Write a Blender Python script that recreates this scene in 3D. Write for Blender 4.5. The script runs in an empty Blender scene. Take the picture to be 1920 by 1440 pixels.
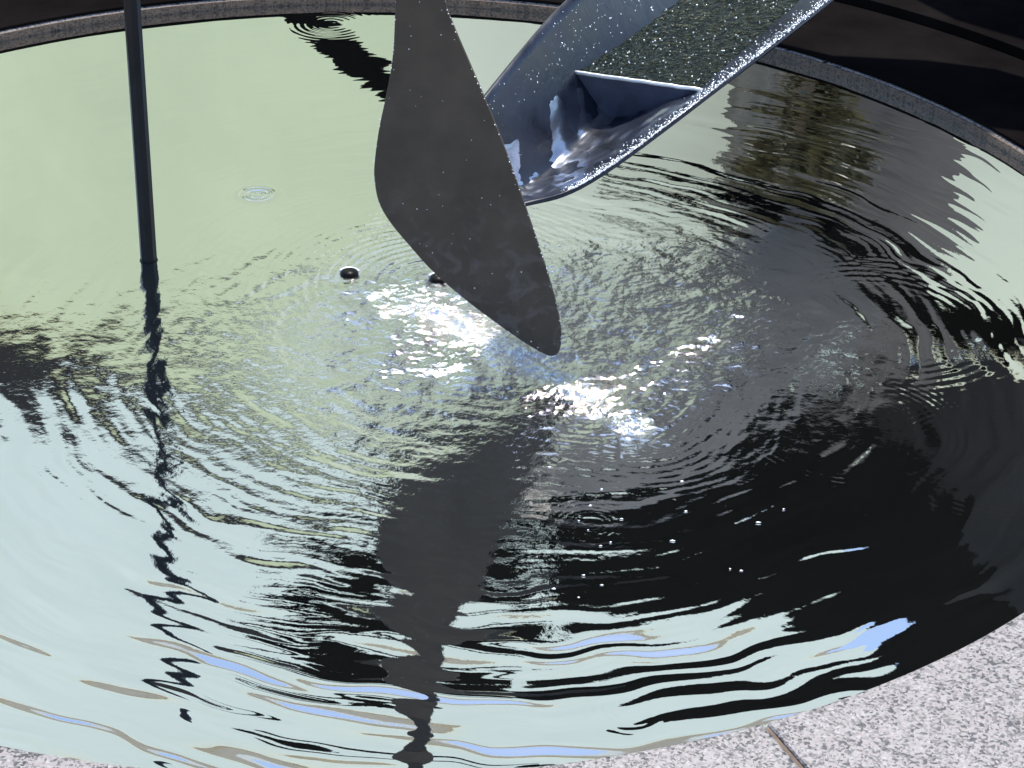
import bpy, bmesh, math, random
import numpy as np
from mathutils import Vector, Matrix, noise as mnoise
R = math.radians
random.seed(7); rng = np.random.RandomState(11)
S = bpy.context.scene

# ------------------------------------------------------------------ camera
F, CX, CY = 4000.0, 960.0, 720.0          # focal length in pixels of a 1920 px wide picture
DEP, ROLL, H = 0.51566, 0.02963, 1.7
CEN = Vector((-0.2626, 3.390, 0.0)); RAD = 1.3986   # basin centre and radius
cd, sd = math.cos(DEP), math.sin(DEP)
right0, fwd, up0 = Vector((1,0,0)), Vector((0,cd,-sd)), Vector((0,sd,cd))
c_, s_ = math.cos(ROLL), math.sin(ROLL)
camr = right0*c_ + up0*s_; camu = -right0*s_ + up0*c_
cam = bpy.data.objects.new('camera', bpy.data.cameras.new('camera')); S.collection.objects.link(cam)
cam.data.sensor_width = 36; cam.data.lens = 36*F/1920
cam.data.clip_start = 0.05; cam.data.clip_end = 2000
cam.matrix_world = Matrix(((camr.x,camu.x,-fwd.x,0),(camr.y,camu.y,-fwd.y,0),(camr.z,camu.z,-fwd.z,H),(0,0,0,1)))
S.camera = cam
def ray(px, py):
    return (fwd + camr*((px-CX)/F) + camu*(-(py-CY)/F)).normalized()
def atY(px, py, Y):
    d = ray(px, py); return Vector((0,0,H)) + d*(Y/d.y)
def atZ(px, py, z=0.0):
    d = ray(px, py); return Vector((0,0,H)) + d*((z-H)/d.z)
def mir(px, py, Y):
    """real point that still water shows at this place of the view"""
    g = atZ(px, py); d = ray(px, py); d = Vector((d.x, d.y, -d.z)); return g + d*((Y-g.y)/d.y)

# ------------------------------------------------------------------ light
SUN_EL, SUN_AZ = 66.0, 10.0                # azimuth clockwise from +Y (away from the camera)
W = bpy.data.worlds.new('World'); S.world = W; W.use_nodes = True
nt = W.node_tree; nt.nodes.clear()
sky = nt.nodes.new('ShaderNodeTexSky'); sky.sky_type = 'NISHITA'; sky.sun_disc = False
sky.sun_elevation = R(SUN_EL); sky.sun_rotation = R(SUN_AZ); sky.air_density = 1.0; sky.dust_density = 0.3
bg = nt.nodes.new('ShaderNodeBackground'); bg.inputs[1].default_value = 0.13
wo = nt.nodes.new('ShaderNodeOutputWorld')
nt.links.new(sky.outputs[0], bg.inputs[0]); nt.links.new(bg.outputs[0], wo.inputs[0])
sl = bpy.data.lights.new('sun', 'SUN'); sl.energy = 4.0; sl.angle = R(0.53); sl.color = (1, .96, .9)
so = bpy.data.objects.new('sun', sl); S.collection.objects.link(so)
e, a = R(SUN_EL), R(SUN_AZ)
sdir = Vector((math.sin(a)*math.cos(e), math.cos(a)*math.cos(e), math.sin(e)))
so.rotation_euler = sdir.to_track_quat('Z', 'Y').to_euler()
S.view_settings.view_transform = 'Standard'; S.view_settings.look = 'None'
S.view_settings.exposure = 0.85; S.view_settings.gamma = 1
S.cycles.max_bounces = 8; S.cycles.glossy_bounces = 5; S.cycles.caustics_reflective = True
S.cycles.sample_clamp_indirect = 2.5

# ------------------------------------------------------------------ materials
def mat(name):
    m = bpy.data.materials.new(name); m.use_nodes = True
    return m, m.node_tree, m.node_tree.nodes['Principled BSDF']
def N(t, kind, **kw):
    n = t.nodes.new(kind)
    for k, v in kw.items():
        if k in n.inputs: n.inputs[k].default_value = v
        else: setattr(n, k, v)
    return n
def ramp(t, pts):
    r = t.nodes.new('ShaderNodeValToRGB'); el = r.color_ramp.elements
    while len(el) < len(pts): el.new(0.5)
    for e_, (p, c) in zip(el, pts): e_.position = p; e_.color = (c[0], c[1], c[2], 1)
    return r
def plain(name, col, rough=.6, metal=0.0, var=.12, scale=3.0, bump=0.0, bscale=40, spec=.5):
    m, t, b = mat(name)
    tc = N(t, 'ShaderNodeTexCoord'); n = N(t, 'ShaderNodeTexNoise', Scale=scale, Detail=6.0, Roughness=.6)
    t.links.new(tc.outputs['Object'], n.inputs['Vector'])
    r = ramp(t, [(.3, [x*(1-var) for x in col]), (.7, [min(1, x*(1+var)) for x in col])])
    t.links.new(n.outputs[0], r.inputs[0]); t.links.new(r.outputs[0], b.inputs['Base Color'])
    b.inputs['Roughness'].default_value = rough; b.inputs['Metallic'].default_value = metal
    b.inputs['Specular IOR Level'].default_value = spec
    if bump:
        n2 = N(t, 'ShaderNodeTexNoise', Scale=bscale, Detail=4.0); bp = N(t, 'ShaderNodeBump', Strength=bump, Distance=.002)
        t.links.new(tc.outputs['Object'], n2.inputs['Vector'])
        t.links.new(n2.outputs[0], bp.inputs['Height']); t.links.new(bp.outputs[0], b.inputs['Normal'])
    return m
def caustic_mottled(m):  # paler mottling painted low on the blade for caustics thrown by the water
    t = m.node_tree; b = t.nodes['Principled BSDF']; src = b.inputs['Base Color'].links[0].from_socket
    tc = N(t, 'ShaderNodeTexCoord'); n = N(t, 'ShaderNodeTexNoise', Scale=26.0, Detail=5.0, Distortion=1.2); t.links.new(tc.outputs['Object'], n.inputs['Vector'])
    sp_ = N(t, 'ShaderNodeSeparateXYZ'); t.links.new(tc.outputs['Object'], sp_.inputs[0])
    mr = N(t, 'ShaderNodeMapRange'); mr.inputs['From Min'].default_value = .32; mr.inputs['From Max'].default_value = .05; t.links.new(sp_.outputs[2], mr.inputs['Value'])
    rr = ramp(t, [(.50, (0,0,0)), (.68, (1,1,1))]); t.links.new(n.outputs[0], rr.inputs[0])
    mu = N(t, 'ShaderNodeMath', operation='MULTIPLY'); t.links.new(rr.outputs[0], mu.inputs[0]); t.links.new(mr.outputs[0], mu.inputs[1])
    mx = N(t, 'ShaderNodeMix', data_type='RGBA'); mx.inputs[7].default_value = (.088,.080,.080,1)
    t.links.new(mu.outputs[0], mx.inputs[0]); t.links.new(src, mx.inputs[6]); t.links.new(mx.outputs[2], b.inputs['Base Color']); return m
def granite(name, base, dark):
    m, t, b = mat(name)
    tc = N(t, 'ShaderNodeTexCoord')
    nz = N(t, 'ShaderNodeTexNoise', Scale=90.0, Detail=3.0)
    add = N(t, 'ShaderNodeVectorMath', operation='MULTIPLY_ADD')
    add.inputs[1].default_value = (.008,)*3
    t.links.new(tc.outputs['Object'], nz.inputs['Vector'])
    t.links.new(nz.outputs['Color'], add.inputs[0]); t.links.new(tc.outputs['Object'], add.inputs[2])
    v = N(t, 'ShaderNodeTexVoronoi', Scale=270.0); t.links.new(add.outputs[0], v.inputs['Vector'])
    sp = N(t, 'ShaderNodeSeparateColor'); t.links.new(v.outputs['Color'], sp.inputs[0])
    r = ramp(t, [(0, dark), (.08, [x*2.6 for x in dark]), (.16, [x*.5 for x in base]), (.33, [x*.80 for x in base]),
                 (.45, (base[0]*1.04, base[1]*.98, base[2]*.97)), (.75, [x*1.12 for x in base]), (1, [x*1.35 for x in base])])
    r.color_ramp.interpolation = 'CONSTANT'
    big = N(t, 'ShaderNodeTexNoise', Scale=45.0, Detail=2.0); t.links.new(tc.outputs['Object'], big.inputs['Vector'])
    ma = N(t, 'ShaderNodeMath', operation='MULTIPLY_ADD'); ma.inputs[1].default_value = .8; ma.inputs[2].default_value = -.4
    t.links.new(big.outputs[0], ma.inputs[0])
    ad = N(t, 'ShaderNodeMath', operation='ADD', use_clamp=True); t.links.new(sp.outputs[0], ad.inputs[0]); t.links.new(ma.outputs[0], ad.inputs[1])
    t.links.new(ad.outputs[0], r.inputs[0])
    v2 = N(t, 'ShaderNodeTexVoronoi', Scale=420.0); t.links.new(add.outputs[0], v2.inputs['Vector'])
    s2 = N(t, 'ShaderNodeSeparateColor'); t.links.new(v2.outputs['Color'], s2.inputs[0])
    r2 = ramp(t, [(0, (.30,.30,.34)), (.08, (.72,.70,.74)), (.2, (1,1,1))]); t.links.new(s2.outputs[1], r2.inputs[0])
    mx = N(t, 'ShaderNodeMix', data_type='RGBA', blend_type='MULTIPLY'); mx.inputs[0].default_value = 1
    t.links.new(r.outputs[0], mx.inputs[6]); t.links.new(r2.outputs[0], mx.inputs[7]); t.links.new(mx.outputs[2], b.inputs['Base Color'])
    b.inputs['Roughness'].default_value = .45
    bp = N(t, 'ShaderNodeBump', Strength=.3, Distance=.001); t.links.new(sp.outputs[1], bp.inputs['Height']); t.links.new(bp.outputs[0], b.inputs['Normal'])
    return m
M = {}
M['granite'] = granite('speckled_granite', (.222,.211,.211), (.022,.024,.03))
M['lip'] = granite('algae_shade_granite', (.13,.09,.062), (.03,.022,.016))  # rim granite again, with algae brown and shade put into the colour
M['grout'] = plain('brown_grout', (.13,.095,.07), .9, var=.4, scale=60, bump=.6)
M['steel'] = plain('black_painted_steel', (.006,.0055,.006), .4, var=.35, scale=6, bump=.15, spec=.12)
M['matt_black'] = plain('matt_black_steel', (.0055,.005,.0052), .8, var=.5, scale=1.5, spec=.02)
M['rod'] = plain('glossy_black_rod', (.007,.007,.008), .34, var=.5, scale=18, bump=.2, spec=.22)
M['base_steel'] = plain('black_base_steel', (.007,.006,.006), .8, var=.4, scale=5, bump=.2, spec=.0)
M['blade'] = plain('dark_matt_steel', (.026,.023,.020), .55, var=.3, scale=9, bump=.25, bscale=160, spec=.3)
M['caustic_blade'] = caustic_mottled(plain('caustic_steel', (.048,.039,.031), .6, var=.3, scale=9, bump=.25, bscale=160, spec=.3))
M['green'] = plain('pale_green_render', (.70,.74,.47), .9, var=.07, scale=.3)
M['cream'] = plain('cream_render', (.90,.90,.68), .9, var=.04, scale=.2)
M['pale_blue'] = plain('pale_blue_cladding', (.90,.96,.85), .8, var=.05, scale=.15)
M['beige'] = plain('beige_stone', (.52,.46,.37), .9, var=.1, scale=.6)
M['white'] = plain('white_stone', (.85,.84,.78), .9, var=.05, scale=.5)
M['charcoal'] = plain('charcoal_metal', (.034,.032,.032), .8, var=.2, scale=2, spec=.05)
M['weir'] = plain('sky_reflection_steel', (.05,.062,.10), .35, var=.35, scale=14, spec=.4)  # blue sky reflection painted into the weir plate's base colour
M['bounce_steel'] = plain('bounce_lit_steel', (.20,.195,.195), .7, var=.15, scale=4, spec=.1)  # light thrown up by the water, painted into the spout's underside
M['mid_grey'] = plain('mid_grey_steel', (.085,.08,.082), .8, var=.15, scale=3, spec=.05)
M['grey'] = plain('dark_grey_cladding', (.095,.083,.074), .7, var=.6, scale=.5)
M['glass'] = plain('dark_window_glass', (.05,.06,.06), .1, var=.3, scale=1)
M['bark'] = plain('tree_bark', (.09,.07,.05), .9, var=.3, scale=8, bump=.5)
M['leaf'] = plain('olive_leaves', (.06,.055,.022), .6, var=.5, scale=2.5)
M['paving'] = plain('light_paving', (.48,.46,.43), .85, var=.1, scale=1.3)
M['lining'] = plain('dark_basin_lining', (.03,.035,.03), .6, var=.4, scale=5)
def drop_mat():
    m, t, b = mat('drop_and_highlight')  # pale half-metallic colour, also for the nozzle highlights and sparkle beads
    b.inputs['Base Color'].default_value = (.8,.84,.88,1); b.inputs['Roughness'].default_value = .22
    b.inputs['Metallic'].default_value = .5; return m
M['drop'] = drop_mat()
def water_mat(name, chopscale, base, refl, bumpdist, attr=True):
    m, t, b = mat(name); t.nodes.remove(b); out = t.nodes['Material Output']
    tc = N(t, 'ShaderNodeTexCoord')
    n1 = N(t, 'ShaderNodeTexNoise', Scale=chopscale, Detail=3.0, Roughness=.55); t.links.new(tc.outputs['Object'], n1.inputs['Vector'])
    bp = N(t, 'ShaderNodeBump', Strength=1.0, Distance=bumpdist)
    if attr:
        at = N(t, 'ShaderNodeAttribute', attribute_name='chop')
        mu = N(t, 'ShaderNodeMath', operation='MULTIPLY')
        t.links.new(n1.outputs[0], mu.inputs[0]); t.links.new(at.outputs['Fac'], mu.inputs[1]); t.links.new(mu.outputs[0], bp.inputs['Height'])
    else: t.links.new(n1.outputs[0], bp.inputs['Height'])
    gl = N(t, 'ShaderNodeBsdfGlossy', Roughness=.012); gl.inputs['Color'].default_value = refl
    if attr:
        rm = N(t, 'ShaderNodeMath', operation='MULTIPLY_ADD'); rm.inputs[1].default_value = .02; rm.inputs[2].default_value = .012
        t.links.new(at.outputs['Fac'], rm.inputs[0]); t.links.new(rm.outputs[0], gl.inputs['Roughness'])
    else: gl.inputs['Roughness'].default_value = .07
    df = N(t, 'ShaderNodeBsdfDiffuse'); df.inputs['Color'].default_value = base
    lw = N(t, 'ShaderNodeLayerWeight', Blend=.5)
    mr = N(t, 'ShaderNodeMapRange'); mr.inputs['From Min'].default_value = .1; mr.inputs['From Max'].default_value = .7
    mr.inputs['To Min'].default_value = .72; mr.inputs['To Max'].default_value = .97
    t.links.new(lw.outputs['Facing'], mr.inputs['Value'])
    mx = N(t, 'ShaderNodeMixShader'); t.links.new(mr.outputs[0], mx.inputs[0]); t.links.new(df.outputs[0], mx.inputs[1]); t.links.new(gl.outputs[0], mx.inputs[2])
    t.links.new(bp.outputs[0], gl.inputs['Normal']); t.links.new(mx.outputs[0], out.inputs['Surface'])
    return m
M['water'] = water_mat('rippled_pool_water', 130.0, (.012,.014,.012,1), (.97,.98,.96,1), .0022)
M['spout_water'] = water_mat('agitated_spout_water', 120.0, (.02,.022,.014,1), (.26,.265,.21,1), .06, attr=False)

# ------------------------------------------------------------------ helpers
def link(o, parent=None):
    S.collection.objects.link(o)
    if parent: o.parent = parent
    return o
def mesh_obj(name, verts, faces, m, parent=None, smooth=False, origin=None):
    me = bpy.data.meshes.new(name)
    org = Vector(origin) if origin is not None else Vector((0,0,0))
    me.from_pydata([tuple(Vector(v)-org) for v in verts], [], faces); me.validate(); me.update()
    bm = bmesh.new(); bm.from_mesh(me); bmesh.ops.recalc_face_normals(bm, faces=bm.faces); bm.to_mesh(me); bm.free()
    if smooth: me.polygons.foreach_set('use_smooth', [True]*len(me.polygons))
    me.materials.append(m); o = bpy.data.objects.new(name, me)
    if parent is None: o.location = org
    else: o.location = org
    return link(o, parent)
def bm_obj(name, bm, m, parent=None, smooth=False):
    me = bpy.data.meshes.new(name); bmesh.ops.recalc_face_normals(bm, faces=bm.faces); bm.to_mesh(me); bm.free()
    if smooth: me.polygons.foreach_set('use_smooth', [True]*len(me.polygons))
    me.materials.append(m); return link(bpy.data.objects.new(name, me), parent)
def empty(name, loc): 
    o = bpy.data.objects.new(name, None); o.location = loc; o.empty_display_size = .1; return link(o)
def tag(o, label=None, cat=None, group=None, kind=None):
    if label: o['label'] = label
    if cat: o['category'] = cat
    if group: o['group'] = group
    if kind: o['kind'] = kind
    return o
def bevel(o, w, seg=2):
    b = o.modifiers.new('bevel', 'BEVEL'); b.width = w; b.segments = seg; b.limit_method = 'ANGLE'; return o
def catmull(pts, n, closed=False):
    P = [Vector(p) for p in pts]; out = []; L = len(P); rngi = range(L if closed else L-1)
    for i in rngi:
        p0 = P[(i-1) % L] if closed or i > 0 else P[0]*2-P[1]
        p1, p2 = P[i], P[(i+1) % L]
        p3 = P[(i+2) % L] if closed or i+2 < L else P[-1]*2-P[-2]
        for k in range(n):
            t = k/n; out.append(.5*((2*p1)+(p2-p0)*t+(2*p0-5*p1+4*p2-p3)*t*t+(3*p1-p0-3*p2+p3)*t**3))
    if not closed: out.append(P[-1])
    return out
def slab(name, outline, off, m, parent=None, origin=None, bev=0):
    """closed plate: outline points, extruded by vector off"""
    n = len(outline); off = Vector(off)
    v = [Vector(p)-off*.5 for p in outline] + [Vector(p)+off*.5 for p in outline]
    f = [tuple(range(n))[::-1], tuple(range(n, 2*n))] + [(i, (i+1) % n, n+(i+1) % n, n+i) for i in range(n)]
    o = mesh_obj(name, v, f, m, parent, origin=origin)
    if bev: bevel(o, bev)
    return o
def tube(name, pts, rad, m, parent=None, seg=12, cap=True, origin=None, smooth=True):
    v, f = [], []; pts = [Vector(p) for p in pts]
    rads = rad if isinstance(rad, (list, tuple)) else [rad]*len(pts)
    for i, p in enumerate(pts):
        d = (pts[min(i+1, len(pts)-1)]-pts[max(i-1, 0)]).normalized()
        a1 = d.cross(Vector((0,0,1)) if abs(d.z) < .9 else Vector((1,0,0))).normalized(); b1 = d.cross(a1)
        for k in range(seg):
            t = 2*math.pi*k/seg; v.append(p+(a1*math.cos(t)+b1*math.sin(t))*rads[i])
    for i in range(len(pts)-1):
        for k in range(seg): f.append((i*seg+k, i*seg+(k+1) % seg, (i+1)*seg+(k+1) % seg, (i+1)*seg+k))
    if cap: f += [tuple(range(seg))[::-1], tuple(range((len(pts)-1)*seg, len(pts)*seg))]
    o = mesh_obj(name, v, f, m, parent, smooth=smooth, origin=origin)
    return o
def boxbm(bm, c, s, rot=0):
    mt = Matrix.Translation(c) @ Matrix.Rotation(rot, 4, 'Z') @ Matrix.Diagonal((s[0], s[1], s[2], 1))
    bmesh.ops.create_cube(bm, size=1, matrix=mt)

# ------------------------------------------------------------------ ground and basin
WL = 0.0                     # water level
v = []; f = []
ring = [RAD+.5, 4, 12, 40, 150, 600, 1500]; seg = 96
for r_ in ring:
    for k in range(seg): t = 2*math.pi*k/seg; v.append((CEN.x+r_*math.cos(t), CEN.y+r_*math.sin(t), -.10))
for i in range(len(ring)-1):
    for k in range(seg): f.append((i*seg+k, i*seg+(k+1) % seg, (i+1)*seg+(k+1) % seg, (i+1)*seg+k))
tag(mesh_obj('ground', v, f, M['paving']), kind='structure', label='light paving around the round basin')

def arc_block(name, r0, r1, z0, z1, a0, a1, m, n=48, parent=None, bev=.0):
    prof = [(r0, z0), (r0, z1), (r1, z1), (r1, z0)]; v, f = [], []
    am = (a0+a1)/2; org = Vector((CEN.x+(r0+r1)/2*math.cos(R(am)), CEN.y+(r0+r1)/2*math.sin(R(am)), z0))
    for k in range(n+1):
        t = R(a0+(a1-a0)*k/n)
        for (r_, z) in prof: v.append((CEN.x+r_*math.cos(t), CEN.y+r_*math.sin(t), z))
    for k in range(n):
        for j in range(4): f.append((k*4+j, k*4+(j+1) % 4, (k+1)*4+(j+1) % 4, (k+1)*4+j))
    f += [(0,1,2,3), (n*4+3, n*4+2, n*4+1, n*4)]
    if parent: org = Vector((0,0,0))
    o = mesh_obj(name, v, f, m, parent, origin=org)
    if bev: bevel(o, bev, 3)
    return o
RIMZ = .022; gap = .11
cuts = [-178.5, -121.75, -65.0, -8.2, 48.5, 105.2, 145.0, 181.5]
rim_labels = ['grey speckled granite coping stone curving at the left end of the basin',
 'pale speckled granite coping stone along the lower left edge of the water',
 'large sunlit speckled granite coping stone in the lower right corner, right of the brown joint',
 'granite coping stone curving out of view beyond the right edge of the water',
 'shaded brown granite strip at the far right of the water, left of the dark joint',
 'grey granite strip behind the top of the dark blade',
 'grey granite strip at the far left of the water, behind the black rod']
# coping stones: (a0, a1)
for i in range(7):
    o = arc_block('coping_stone', RAD, RAD+.62, -.12, RIMZ, cuts[i]+gap, cuts[i+1]-gap, M['granite'], bev=.006)
    tag(o, rim_labels[i], 'coping stone', 'granite coping stones around the basin')
# mortar in the joints: a single narrow bed below the stones
o = arc_block('mortar_bed', RAD+.006, RAD+.61, -.13, RIMZ-.005, -178, 181.9, M['grout'], n=240)
o2 = arc_block('shade_liner', RAD-.004, RAD+.001, -.12, RIMZ-.003, 15, 165, M['lip'], n=160)  # added liner that carries the far rim's painted shade
tag(o2, 'narrow added stone lip, shade painted into its brownish grey, at the far waterline of the basin', 'lip')
tag(o, 'brown mortar showing in the narrow joints between the granite coping stones', 'mortar')
v = [(CEN.x, CEN.y, -.30)]; n = 128
for k in range(n): t = 2*math.pi*k/n; v.append((CEN.x+(RAD+.03)*math.cos(t), CEN.y+(RAD+.03)*math.sin(t), -.30))
for k in range(n): t = 2*math.pi*k/n; v.append((CEN.x+(RAD+.03)*math.cos(t), CEN.y+(RAD+.03)*math.sin(t), -.125))
f = [(0, 1+k, 1+(k+1) % n) for k in range(n)] + [(1+k, 1+(k+1) % n, 1+n+(k+1) % n, 1+n+k) for k in range(n)]
tag(mesh_obj('basin_floor', v, f, M['lining']), kind='structure')

# ------------------------------------------------------------------ water: a real height field
def lattice(nx, ny, seed):
    return np.random.RandomState(seed).rand(ny, nx).astype(np.float32)*2-1
def vnoise(x, y, seed, per=None):
    """smooth value noise, period 256 (or per in x)"""
    L = lattice(256, 256, seed); px = per or 256
    xi = np.floor(x).astype(np.int64); yi = np.floor(y).astype(np.int64); fx = (x-xi).astype(np.float32); fy = (y-yi).astype(np.float32)
    fx = fx*fx*fx*(fx*(fx*6-15)+10); fy = fy*fy*fy*(fy*(fy*6-15)+10)
    x0 = xi % px; x1 = (xi+1) % px; y0 = yi % 256; y1 = (yi+1) % 256
    return (L[y0, x0]*(1-fx)+L[y0, x1]*fx)*(1-fy)+(L[y1, x0]*(1-fx)+L[y1, x1]*fx)*fy
def sm(x, a, b):
    t = np.clip((x-a)/(b-a), 0, 1); return t*t*(3-2*t)
step = .0023
gx = np.arange(CEN.x-RAD-.01, CEN.x+RAD+.01, step); gy = np.arange(CEN.y-RAD-.01, CEN.y+RAD+.01, step)
X, Y = np.meshgrid(gx, gy); X = X.astype(np.float32); Y = Y.astype(np.float32)
C1 = atZ(930, 640); c1x, c1y = C1.x, C1.y
def polar(cx, cy):
    dx, dy = X-cx, Y-cy; return np.hypot(dx, dy), np.arctan2(dy, dx)
r, th = polar(c1x, c1y)
TP = 2*np.pi
def dirmask(th, deg, width):
    d = np.abs((th-R(deg)+np.pi) % TP-np.pi); return np.exp(-(d/R(width))**2)
# wave strength (slope) by distance and direction; the far left stays calm
calm = dirmask(th, 148, 66)*sm(Y, 3.32, 3.62)
front = dirmask(th, -75, 60); rightm = dirmask(th, 15, 55)
act = (1-.82*calm)*(1-.6*dirmask(th, 172, 40)*sm(r, .6, .85))
h = np.zeros_like(X)
def polnoise(lr, nth, seed, r=r, th=th, warp=0):
    u = (th+np.pi)/TP*nth + warp; return vnoise(u, r/lr+50, seed, per=int(nth))
warp = .022*vnoise(X*5+40, Y*5+40, 3) + .010*vnoise(X*14+40, Y*14+40, 4)
rw = r+warp
# outward wave train, wavelength growing with distance
lam0, k1 = .020, .062
phase = TP/k1*np.log(1+k1*rw/lam0)
lam = lam0+k1*rw
amp = .06*np.exp(-(r/.30)**2)+.018*np.exp(-(r/.8)**2)+.006
envl = .45+.9*np.clip(polnoise(.12, 14, 21)+.15, 0, 1)
h += amp*act*envl*lam/TP*np.sin(phase+2.2*vnoise(X*5+90, Y*5+90, 8))
# long, tangentially stretched streaks in several octaves
for i, (lr, nth, sl_, sd_) in enumerate([(.085, 9, .011, 31), (.05, 16, .013, 32), (.028, 22, .034, 33), (.017, 34, .044, 34), (.010, 60, .030, 35)]):
    g = polnoise(lr, nth, sd_, r=rw)
    fall = (.35+.65*np.exp(-(r/.7)**2))
    if i == 0: fall = .4+.9*sm(r, .5, 1.0)*(front+.3)
    if i >= 2: fall = (np.exp(-(r/(.72+.25*rightm+.15*front))**2)+.20)
    h += g*sl_*lr/2.2*fall*act
fr_ = sm(r, .50, .85)*dirmask(th, -50, 55)
h += polnoise(.036, 7, 36, r=rw)*.040*.036/2.2*fr_+polnoise(.020, 11, 37, r=rw)*.036*.020/2.2*fr_
# chop in the disturbed middle
core = np.exp(-(r/.36)**4); ringr = np.exp(-((r-.30)/.22)**2)
D2 = atZ(1180, 600); r2, t2 = polar(D2.x, D2.y)
chopm = np.clip(.9*np.exp(-(r/.30)**3)+.9*np.exp(-(r2/.25)**3)+.26*np.exp(-(r/.52)**2)*(1-.5*calm), 0, 1.2)
gl1 = atZ(880, 612); gl2 = atZ(1085, 735); ga = Vector((gl2.x-gl1.x, gl2.y-gl1.y)).normalized()
def patch(c, la, lb):
    u = (X-c.x)*ga.x+(Y-c.y)*ga.y; w = -(X-c.x)*ga.y+(Y-c.y)*ga.x; return np.exp(-(u/la)**2-(w/lb)**2)
chopm = chopm+2.5*patch(gl1, .17, .036)+.7*patch(atZ(720,565), .08, .04)+.3*patch(atZ(900,720), .12, .05)+2.7*patch(gl2, .13, .030)+3.5*patch(atZ(1187,800), .022, .022)
for (sc, sl_, sd_) in [(20, .10, 41), (38, .11, 42), (75, .13, 43), (130, .12, 44)]:
    ca, sa = math.cos(sd_), math.sin(sd_)
    h += vnoise((X*ca-Y*sa)*sc+200, (X*sa+Y*ca)*sc+300, sd_)*sl_/sc/2.0*chopm
# crossing ring trains in the middle from two other splash points
for (p, l_, s_l, rad_) in [((1187,800), .016, .10, .16), ((820,530), .018, .16, .26), ((1100,720), .017, .14, .22), ((1250,560), .016, .10, .20)]:
    q = atZ(*p); rr, tt = polar(q.x, q.y)
    h += s_l*l_/TP*np.sin(rr/l_*TP+1.5*vnoise(X*12, Y*12+9, 77))*np.exp(-(rr/rad_)**2)
# rings left by single drops: pixel, ring radius, width, wavelength, slope
for (p, r0, w, l_, s_l) in [((483,365), .022, .016, .014, .30), ((1590,800), .17, .03, .013, .035),
                            ((1870,865), .15, .03, .013, .025), ((620,45), .05, .05, .016, .05), ((1650,600), .20, .05, .02, .03), ((1180,1330), .04, .015, .012, .03),
                            ((655,512), .03, .02, .012, .10), ((1110,985), .03, .04, .009, .10)]:
    q = atZ(*p); rr, tt = polar(q.x, q.y)
    h += s_l*l_/TP*np.sin((rr-r0)/l_*TP)*np.exp(-((rr-r0)/w)**2)*(.6+.8*vnoise(X*14+20, Y*14+3, 5))
# slow swell near the near rim
rb = np.hypot(X-CEN.x, Y-CEN.y)
near = sm(-(Y-CEN.y), .75, 1.25)
sw = polnoise(.072, 17, 66, r=rw)*.028*.072+polnoise(.036, 26, 62, r=rw)*.026*.036+polnoise(.020, 34, 67, r=rw)*.016*.020
h += sw*near*1.1
h -= .0
keep = rb < RAD+.004
idx = -np.ones(keep.shape, np.int64); idx[keep] = np.arange(keep.sum())
q4 = np.stack([idx[:-1,:-1], idx[:-1,1:], idx[1:,1:], idx[1:,:-1]], -1).reshape(-1, 4); q4 = q4[(q4 >= 0).all(1)]
co = np.stack([X[keep]-CEN.x, Y[keep]-CEN.y, h[keep]], -1).astype(np.float32)
me = bpy.data.meshes.new('water'); me.vertices.add(len(co)); me.vertices.foreach_set('co', co.ravel())
me.loops.add(q4.size); me.loops.foreach_set('vertex_index', q4.ravel().astype(np.int32))
me.polygons.add(len(q4)); me.polygons.foreach_set('loop_start', np.arange(0, q4.size, 4, dtype=np.int32))
me.polygons.foreach_set('use_smooth', np.ones(len(q4), bool))
me.update(calc_edges=True)
at = me.attributes.new('chop', 'FLOAT', 'POINT')
at.data.foreach_set('value', np.clip(chopm*.9, 0, 4)[keep].astype(np.float32))
me.materials.append(M['water']); wo_ = link(bpy.data.objects.new('water', me)); wo_.location = (CEN.x, CEN.y, WL)
tag(wo_, 'rippled mirror-like water filling the round granite basin', kind='structure')
def water_z(x, y):
    i = int(round((x-gx[0])/step)); j = int(round((y-gy[0])/step)); return float(h[j, i])

# ------------------------------------------------------------------ blade (dark, pointed steel leaf)
BY = 3.055
left = [(766,-300),(757,-200),(748,-100),(742,0),(738,90),(728,160),(712,235),(704,290),(702,330),(710,375),(730,412),(765,455),(812,507),(868,556),(930,603),(985,641),(1020,661),(1037,665)]
rightp = [(1049,655),(1053,625),(1046,580),(1030,520),(1005,443),(975,356),(945,272),(912,190),(880,115),(848,40),(836,0),(832,-100),(824,-200),(806,-300)]
bl = empty('leaf_sculpture', atY(1035, 660, BY))
tag(bl, 'large dark grey leaf-shaped steel blade pointing down to the water in front of the spout', 'sculpture blade')
out = [atY(px, py, BY)-bl.location for px, py in (catmull([Vector((x, y, 0)) for x, y in left+rightp], 4, closed=True) and [(p.x, p.y) for p in catmull([Vector((x, y, 0)) for x, y in left+rightp], 4, closed=True)])]
pl = slab('plate', out, (0, .011, 0), M['caustic_blade'], bl, bev=.0015)
def drops_on(name, pts, parent, rad=(.0009,.0022), flat=.6):
    bm = bmesh.new()
    for p in pts:
        rr = random.uniform(*rad)
        bmesh.ops.create_icosphere(bm, subdivisions=1, radius=rr, matrix=Matrix.Translation(p) @ Matrix.Diagonal((1, 1, random.uniform(.7, 1.3), 1)))
    o = bm_obj(name, bm, M['drop'], parent, smooth=True); return tag(o, kind='stuff')
pts = []
for i in range(150):
    k = random.randrange(len(out)); p = out[k]+(out[(k+1) % len(out)]-out[k])*random.random(); 
    if p.z < 1.0: pts.append(p+Vector((random.uniform(-.0012,.0012), -.0055, 0)))
import itertools
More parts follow.
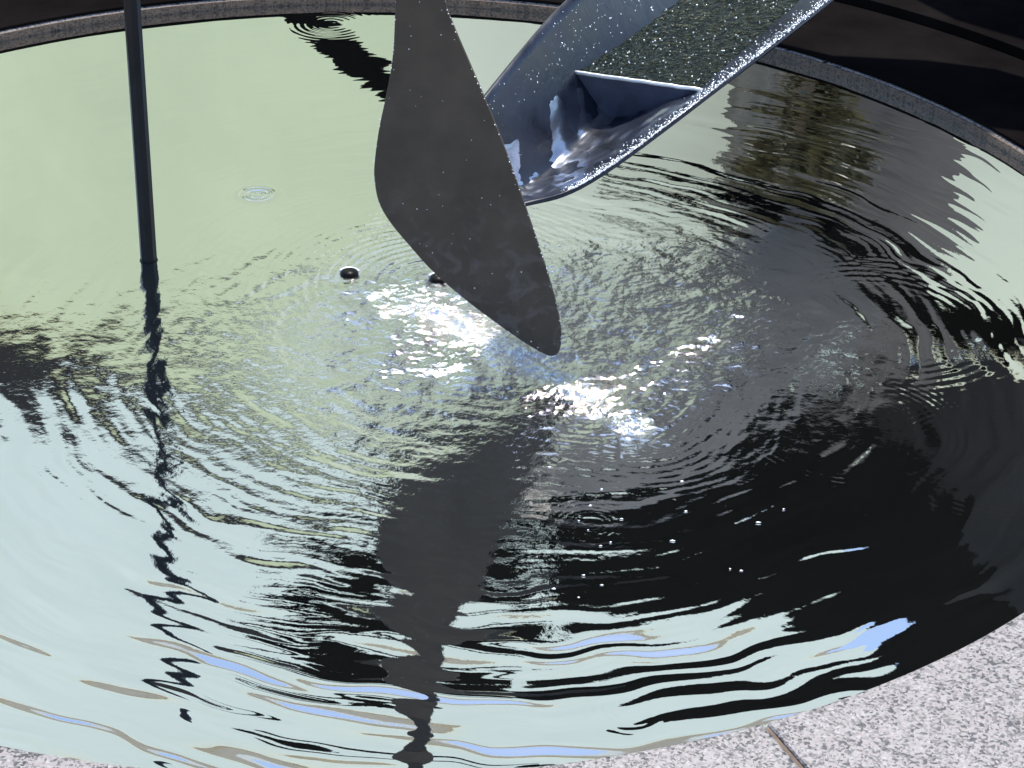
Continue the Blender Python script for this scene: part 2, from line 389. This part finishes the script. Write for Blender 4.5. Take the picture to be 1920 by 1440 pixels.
def inside(px, pz, poly):
    c = False; j = len(poly)-1
    for i in range(len(poly)):
        if (poly[i].z > pz) != (poly[j].z > pz) and px < (poly[j].x-poly[i].x)*(pz-poly[i].z)/(poly[j].z-poly[i].z)+poly[i].x: c = not c
        j = i
    return c
for i in range(900):
    x, z = random.uniform(-.35, .1), random.uniform(0, .7)
    if inside(x, z, out) and random.random() < .2: pts.append(Vector((x, -.0058, z)))
drops_on('drops_and_sparkle', pts, bl, rad=(.0006, .0013))
# bracket that carries the blade, above the view
topz = atY(785, -285, BY)
o = slab('neck', [Vector((topz.x-.014, BY, topz.z-.06))-bl.location, Vector((topz.x+.014, BY, topz.z-.06))-bl.location, Vector((topz.x+.03, BY+.0, 1.9))-bl.location, Vector((topz.x-.005, BY, 1.9))-bl.location], (0, .03, 0), M['blade'], bl)

# ------------------------------------------------------------------ spout
ZW = .365
def P(px, py, z): return atZ(px, py, z)
stL = [P(790,330,.31), P(875,222,.400), P(1022,42,.457), P(1120,-55,.475), P(1290,-240,.50)]
stV = [P(925,388,.27), P(1010,335,.262), P(1140,228,.272), P(1330,75,.285), P(1540,-100,.30)]
stR = [P(962,389,.272), P(1108,340,.30), P(1370,148,.395), P(1560,0,.42), P(1740,-150,.44)]
n1 = 10
cL, cV, cR = catmull(stL, n1), catmull(stV, n1), catmull(stR, n1)
NS = len(cL); NC = 24
def section(i):
    L_, V_, R_ = cL[i], cV[i], cR[i]; o = []
    A = (L_+V_)/2 + Vector((0,0,-.010)); B = (V_+R_)/2 + Vector((0,0,-.012))
    for k in range(NC+1):
        t = k/NC
        if t < .5: u = t*2; o.append(L_*(1-u)**2*(1+2*u*0)+A*2*u*(1-u)+V_*u*u)
        else: u = t*2-1; o.append(V_*(1-u)**2+B*2*u*(1-u)+R_*u*u)
    # soften the valley
    for it in range(3):
        o = [o[0]]+[(o[j-1]+o[j]*2+o[j+1])/4 for j in range(1, NC)]+[o[-1]]
    return o
secs = [section(i) for i in range(NS)]
sp = empty('fountain_spout', secs[2*n1][NC//2]); O = sp.location.copy()
tag(sp, 'dark blue-black steel spout like a folded channel, full of water, behind the blade', 'fountain spout')
v = [p-O for s in secs for p in s]; f = [(i*(NC+1)+k, i*(NC+1)+k+1, (i+1)*(NC+1)+k+1, (i+1)*(NC+1)+k) for i in range(NS-1) for k in range(NC)]
def spout_mat():
    m, t, b = mat('wet_blue_black_steel')
    tc = N(t, 'ShaderNodeTexCoord'); n = N(t, 'ShaderNodeTexNoise', Scale=9.0, Detail=5.0, Distortion=.6)
    t.links.new(tc.outputs['Object'], n.inputs['Vector'])
    r_ = ramp(t, [(.35, (.006,.008,.016)), (.7, (.014,.02,.038))]); t.links.new(n.outputs[0], r_.inputs[0]); t.links.new(r_.outputs[0], b.inputs['Base Color'])
    rr = ramp(t, [(.3, (.2,)*3), (.75, (.45,)*3)]); t.links.new(n.outputs[0], rr.inputs[0]); t.links.new(rr.outputs[0], b.inputs['Roughness'])
    n2 = N(t, 'ShaderNodeTexNoise', Scale=22.0, Detail=2.0, Distortion=1.0); t.links.new(tc.outputs['Object'], n2.inputs['Vector'])
    bp = N(t, 'ShaderNodeBump', Strength=.12, Distance=.010); t.links.new(n2.outputs[0], bp.inputs['Height']); t.links.new(bp.outputs[0], b.inputs['Normal'])
    b.inputs['Specular IOR Level'].default_value = .4; b.inputs['Coat Weight'].default_value = .0; b.inputs['Coat Roughness'].default_value = .08
    return m
M['spout'] = spout_mat()
hull = mesh_obj('channel', v, f, M['spout'], sp, smooth=True)
so_ = hull.modifiers.new('thick', 'SOLIDIFY'); so_.thickness = .007; so_.offset = 0
hull.data.materials.append(M['bounce_steel']); so_.material_offset = 1
if sum(p.normal.z for p in hull.data.polygons) < 0: hull.data.flip_normals()
# weir plate and water held behind it
def cross(sec):
    a = b_ = None
    for k in range(NC):
        z0, z1 = sec[k].z, sec[k+1].z
        if z0 >= ZW > z1: a = (k, sec[k]+(sec[k+1]-sec[k])*((z0-ZW)/(z0-z1)))
        if z0 < ZW <= z1: b_ = (k, sec[k]+(sec[k+1]-sec[k])*((ZW-z0)/(z1-z0)))
    return a, b_
iw = 2*n1
(ka, pa), (kb, pb) = cross(secs[iw])
poly = [pa]+secs[iw][ka+1:kb+1]+[pb]
wd = (secs[iw+1][NC//2]-secs[iw][NC//2]).normalized()
slab('weir_plate', [p-O for p in poly], wd*.006, M['weir'], sp)
wv, wf = [], []
NWk = 30
rows = []
for i in range(iw, NS-1):
    for sub in range(6):
        u = sub/6; sec = [secs[i][k]*(1-u)+secs[i+1][k]*u for k in range(NC+1)]
        a_, b2 = cross(sec)
        if a_ and b2: rows.append((a_[1]+(a_[1]-b2[1]).normalized()*.002, b2[1]+(b2[1]-a_[1]).normalized()*.002))
for (p, q) in rows:
    for k in range(NWk+1):
        x = p*(1-k/NWk)+q*(k/NWk)
        wv.append(Vector((x.x, x.y, ZW+.004*mnoise.noise(x*38)+.003*mnoise.noise(x*90)))-O)
for i in range(len(rows)-1):
    for k in range(NWk): wf.append((i*(NWk+1)+k, i*(NWk+1)+k+1, (i+1)*(NWk+1)+k+1, (i+1)*(NWk+1)+k))
mesh_obj('held_water', wv, wf, M['spout_water'], sp, smooth=True)
# thin sheet of water curling over the weir
fv, ff = [], []; K0, K1 = 3, NC-2
for i in range(0, iw+1):
    for sub in range(4 if i < iw else 1):
        u = sub/4; sec = [secs[i][k]*(1-u)+secs[min(i+1, NS-1)][k]*u for k in range(NC+1)]
        for kk in range((K1-K0)*3+1):
            k = K0+kk/3; k0 = min(int(k), NC-1); w = k-k0; x = sec[k0]*(1-w)+sec[k0+1]*w
            edge = min(1, kk/12, ((K1-K0)*3-kk)/8)
            fv.append(x-O+Vector((-.0015, -.003, .0040+edge*((.006*mnoise.noise(x*13)+.003)+.007*mnoise.noise(Vector((x.x*26, x.y*14, 3)))+.002*mnoise.noise(x*60)))))
rw_ = (K1-K0)*3+1; nr_ = len(fv)//rw_
for i in range(nr_-1):
    for k in range(rw_-1): ff.append((i*rw_+k, i*rw_+k+1, (i+1)*rw_+k+1, (i+1)*rw_+k))
def film_mat():
    m, t, b = mat('thin_running_water'); t.nodes.remove(b); out_ = t.nodes['Material Output']
    gl = N(t, 'ShaderNodeBsdfGlossy', Roughness=.2); gl.inputs['Color'].default_value = (.9,.93,1,1)
    tr = N(t, 'ShaderNodeBsdfTransparent'); fr = N(t, 'ShaderNodeLayerWeight', Blend=.35); mx = N(t, 'ShaderNodeMixShader')
    mr = N(t, 'ShaderNodeMapRange'); mr.inputs['To Min'].default_value = .38; mr.inputs['To Max'].default_value = .85
    t.links.new(fr.outputs['Facing'], mr.inputs['Value']); t.links.new(mr.outputs[0], mx.inputs[0])
    t.links.new(tr.outputs[0], mx.inputs[1]); t.links.new(gl.outputs[0], mx.inputs[2]); t.links.new(mx.outputs[0], out_.inputs['Surface']); return m
mesh_obj('running_water', fv, ff, film_mat(), sp, smooth=True)
lp = [pa*(1-k/30)+pb*(k/30) for k in range(31)]
tube('overflow_lip', [p-O+Vector((0,-.003,.0015+.0010*mnoise.noise(p*60))) for k, p in enumerate(lp)], .0036, M['drop'], sp, seg=8)
SPARK = 1
# spray droplets clinging to the walls and edge
pts = []
for i in range(900):
    s_i = random.uniform(1.2*n1, NS-2); i0 = int(s_i); u = s_i-i0; k = random.uniform(.5, 9); k0 = int(k); w = k-k0
    a = secs[i0][k0]*(1-w)+secs[i0][k0+1]*w; b_ = secs[i0+1][k0]*(1-w)+secs[i0+1][k0+1]*w; p = a*(1-u)+b_*u
    if p.z > ZW+.008 and (u*7+k) % 1 < .8: pts.append(p-O+Vector((0,-.003,.003)))
for i in range(1700):
    s_i = random.uniform(.8*n1, NS-2); i0 = int(s_i); u = s_i-i0; k = NC-random.expovariate(1.1); 
    if k < NC-4: continue
    k0 = min(int(k), NC-1); w = k-k0
    a = secs[i0][k0]*(1-w)+secs[i0][k0+1]*w; b_ = secs[i0+1][k0]*(1-w)+secs[i0+1][k0+1]*w; pts.append(a*(1-u)+b_*u-O+Vector((-.002,-.002,.004)))
for i in range(300):  # beads added on the held water as painted sun sparkle
    row = rows[random.randrange(3, len(rows))]; pts.append(row[0].lerp(row[1], random.uniform(.03, .97))*1.0-O+Vector((0,0,.0035)))
drops_on('drops_and_sparkle', pts, sp, rad=(.0006, .0020))

# ------------------------------------------------------------------ rod
b0 = atZ(279, 488, 0); t0 = atY(247, 0, b0.y-.0); axis = (t0-b0).normalized()
rd = empty('steel_rod', b0); tag(rd, 'thin upright black steel rod standing in the water at the left', 'rod')
tube('shaft', [axis*(-.12), axis*.5, axis*1.02], [.0150, .0144, .0136], M['rod'], rd, seg=8, smooth=False)
bm = bmesh.new(); 
tube('waterline_collar', [axis*(.001), axis*.0025], [.0163, .0155], M['rod'], rd, seg=20)

# ------------------------------------------------------------------ nozzles
noz_l = ['small round black nozzle poking out of the water left of the blade', 'black nozzle half hidden behind the lower left edge of the blade']
for i, (px, py) in enumerate([(655, 514), (822, 524)]):
    p = atZ(px, py); g = empty('water_nozzle', (p.x, p.y, -.06)); tag(g, noz_l[i], 'nozzle', 'nozzles in the middle of the basin')
    tube('pipe', [(0,0,0), (0,0,.060), (0,0,.066)], [.0155, .0155, .0135], M['steel'], g, seg=24)
    tube('collar', [(0,0,.050), (0,0,.0625)], [.0168, .0162], M['steel'], g, seg=24)
    tube('highlight_arc', [(.017*math.cos(R(q)), .001+.017*math.sin(R(q)), .063) for q in range(15, 170, 10)], .0028, M['drop'], g, seg=8)  # pale arc painting the highlight behind each nozzle

# ------------------------------------------------------------------ drops above the water and small splash
random.seed(23)
spots = []
for i in range(34): spots.append((random.gauss(1187, 16), random.gauss(798, 9), random.uniform(0, .02)))
dl = 'small bright splash drop in the cluster below the right side of the blade tip'
def drop_mesh(r_):
    bm = bmesh.new(); bmesh.ops.create_icosphere(bm, subdivisions=2, radius=r_)
    me = bpy.data.meshes.new('water_drop'); bm.to_mesh(me); bm.free()
    me.polygons.foreach_set('use_smooth', [True]*len(me.polygons)); me.materials.append(M['drop']); return me
dms = [drop_mesh(.0012), drop_mesh(.0017), drop_mesh(.0024)]
for (px, py, z) in spots:
    p = atZ(px, py, z+.003); o = link(bpy.data.objects.new('water_drop', random.choice(dms))); o.location = p
    tag(o, dl, 'water drop', 'splash drops below the blade tip')
for i in range(34):
    px, py = random.gauss(1150, 190), random.gauss(960, 70)
    if px < 1030 or py > 1120 or py < 840: continue
    p = atZ(px, py, .0012); o = link(bpy.data.objects.new('water_drop', random.choice(dms[:2]))); o.location = p; o.scale = (random.uniform(1.0,2.6), .6, .4)
    tag(o, 'stray bright drop on the dark water right of the reflected blade', 'water drop', 'stray drops on the dark water')

# ------------------------------------------------------------------ sculpture base and legs behind the basin
bs = empty('fountain_sculpture', (CEN.x, CEN.y+RAD+.3, 0)); ol = bs.location
tag(bs, 'big black steel sculpture behind the basin, its curved base plates at the top right corner', 'sculpture')
def rel(o): 
    o.location = -ol; return o
def arcpart(name, *a, **k):
    o = arc_block(name, *a, parent=bs, **k); return rel(o)
arcpart('base_plate', RAD+.005, RAD+.34, RIMZ+.001, .030, 8, 172, M['base_steel'], n=90, bev=.002)
arcpart('base_plate', RAD+.345, RAD+.60, RIMZ+.001, .052, 8, 172, M['base_steel'], n=90, bev=.002)
arcpart('base_plate', RAD+.605, RAD+1.6, -.09, .070, 8, 172, M['base_steel'], n=90, bev=.002)

def plate_from(name, pix, Yp, m, label=None, th=.02):
    pts = [mir(px, py, Yp) for px, py in pix]
    c0 = Vector((sum(p.x for p in pts)/len(pts), Yp, min(p.z for p in pts)))
    o = slab(name, [p-ol for p in pts], (0, th, 0), m, bs, bev=.003); tag(o, label); return o
# big dark plates of the sculpture, seen in the water
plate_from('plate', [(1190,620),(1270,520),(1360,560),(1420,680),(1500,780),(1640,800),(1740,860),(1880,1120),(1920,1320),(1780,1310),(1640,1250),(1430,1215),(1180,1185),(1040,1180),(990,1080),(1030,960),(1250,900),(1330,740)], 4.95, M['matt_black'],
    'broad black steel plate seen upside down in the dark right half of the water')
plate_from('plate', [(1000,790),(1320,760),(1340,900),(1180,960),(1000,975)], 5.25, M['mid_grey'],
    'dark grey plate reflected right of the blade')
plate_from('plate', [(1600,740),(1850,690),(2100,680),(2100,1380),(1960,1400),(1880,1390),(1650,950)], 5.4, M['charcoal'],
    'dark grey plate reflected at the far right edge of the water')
plate_from('arm', [(470,1090),(560,1075),(740,1040),(1000,1040),(1000,1180),(740,1190),(640,1215),(500,1225),(420,1205),(620,1160),(560,1130)], 4.6, M['matt_black'],
    'black tapering steel arm reflected left of the blade')
plate_from('arm', [(500,1262),(740,1240),(1000,1235),(1000,1262),(740,1275),(520,1300)], 4.9, M['matt_black'],
    'thin black steel arm reflected near the front rim left of the blade')
plate_from('arm', [(1120,325),(1350,350),(1500,370),(1650,430),(1760,540),(1930,590),(1930,650),(1800,640),(1720,600),(1620,500),(1480,430),(1340,400),(1120,345)], 5.6, M['matt_black'],
    'thin black steel arm reflected right of the spout')
plate_from('leg', [(505,5),(560,-10),(660,70),(760,150),(900,215),(1000,240),(1000,275),(880,265),(730,190),(640,130),(560,60)], 6.3, M['matt_black'],
    'slanting black steel leg reflected at the top of the water left of the blade')

plate_from('plate', [(706,838),(850,822),(1035,830),(1034,950),(990,1012),(870,1040),(722,1022)], 4.55, M['blade'],
    'dark plate added behind the blade to broaden and darken its reflection')  # unseen plate added to fill out the blade's dark reflection
# ------------------------------------------------------------------ surroundings (seen in the water)
GZ = -.10
def facade(name, A, B, depth, mwall, label, parts, base=GZ):
    """building from roof corners A, B; depth goes away from the camera"""
    d = Vector((B.x-A.x, B.y-A.y, 0)); nrm = Vector((-d.y, d.x, 0)).normalized()
    if nrm.y < 0: nrm = -nrm
    r_ = empty(name, (A.x, A.y, base)); o_ = r_.location.copy()
    bm = bmesh.new(); zt = A.z
    q = [A, B, B+nrm*depth, A+nrm*depth]
    vs = [bm.verts.new((p.x-o_.x, p.y-o_.y, 0)) for p in q]+[bm.verts.new((p.x-o_.x, p.y-o_.y, (A.z if i in (0,3) else B.z)-base)) for i, p in enumerate(q)]
    for fc in [(0,1,5,4),(1,2,6,5),(2,3,7,6),(3,0,4,7),(4,5,6,7),(0,3,2,1)]: bm.faces.new([vs[k] for k in fc])
    bm_obj('wall', bm, mwall, r_)
    tag(r_, label, 'building')
    for (nm, h0, h1, pr, mm) in parts:      # horizontal bands standing proud, heights below the roof
        n_ = -nrm*pr; bm = bmesh.new(); vs = []
        for p in (A+n_, B+n_, B+nrm*(depth+pr), A+nrm*(depth+pr)):
            zr = A.z if (p-A).length < (p-B).length else B.z
            vs.append(p)
        zs = [(A.z, B.z, B.z, A.z)[k] for k in range(4)]
        lo = [bm.verts.new((vs[k].x-o_.x, vs[k].y-o_.y, zs[k]-h1-base)) for k in range(4)]
        hi = [bm.verts.new((vs[k].x-o_.x, vs[k].y-o_.y, zs[k]-h0-base)) for k in range(4)]
        bm.faces.new(lo[::-1]); bm.faces.new(hi)
        for k in range(4): bm.faces.new([lo[k], lo[(k+1) % 4], hi[(k+1) % 4], hi[k]])
        bm_obj(nm, bm, mm, r_)
    return r_, d, nrm, o_
A = mir(-900, 505, 40); B = mir(760, 905, 31)
B.z = B.z; 
g1 = facade('green_building', A, B, 12, M['green'], 'pale green rendered building with a dark roof edge, reflected in the upper left water', [('roof_edge', -.15, 1.2, .25, M['charcoal'])])
A2 = mir(760, 905, 31.0); B2 = mir(1370, 905, 31.0); 
g2 = facade('cream_building', A2, B2, 12, M['cream'], 'cream rendered building reflected behind the spout', [('roof_edge', -.1, .2, .2, M['charcoal'])])
A = mir(-1200, 1480, 62); B = mir(1700, 1420, 62); A.z = B.z = mir(600, 1610, 62).z
facade('tall_building', A, B, 15, M['pale_blue'], 'tall pale blue-grey building with beige cornice reflected in the lower left water', [('cornice', -2.2, -.1, .9, M['beige']), ('parapet', -3.6, -2.21, .6, M['white'])])
A = mir(1385, 800, 26); B = mir(1740, 800, 26)
g3 = facade('grey_building', A, B, 10, M['grey'], 'dark grey building reflected at the right of the water', [('roof_edge', -.1, .3, .2, M['charcoal'])])
A = mir(1755, 690, 34); B = mir(2700, 690, 34)
facade('cream_building', A, B, 10, M['cream'], 'pale cream building reflected at the far right edge of the water', [('roof_edge', -.1, .5, .3, M['charcoal'])])

def tree(p, height, crown_r, label):
    t_ = empty('broadleaf_tree', p); tag(t_, label, 'tree')
    tr = [(0,0,0), (.1,.05,height*.35), (-.1,.1,height*.7), (0,0,height*.95)]
    bm = bmesh.new(); tube('trunk', tr, [.22, .17, .1, .03], M['bark'], t_, seg=9)
    bm = bmesh.new(); rs = random.Random(5)
    limbs = []
    for i in range(16):
        z = height*rs.uniform(.35, .85); an = rs.uniform(0, TP); L_ = crown_r*rs.uniform(.5, 1)
        limbs.append(Vector((math.cos(an)*L_, math.sin(an)*L_, z+L_*.5)))
    for i in range(9000):
        c = rs.choice(limbs); q = c+Vector((rs.gauss(0, crown_r*.25), rs.gauss(0, crown_r*.25), rs.gauss(0, crown_r*.3)))
        s = rs.uniform(.06, .14); nrm = Vector((rs.gauss(0,1), rs.gauss(0,1), rs.gauss(0,1))).normalized(); a_ = nrm.orthogonal().normalized()*s; b_ = nrm.cross(a_)
        bm.faces.new([bm.verts.new(q+a_), bm.verts.new(q+b_*.5), bm.verts.new(q-a_), bm.verts.new(q-b_*.5)])
    bm_obj('crown', bm, M['leaf'], t_)
p = mir(1500, 450, 20); tree(Vector((p.x, 20, GZ)), 8.0, .55, 'narrow olive green tree reflected in the water right of the spout')
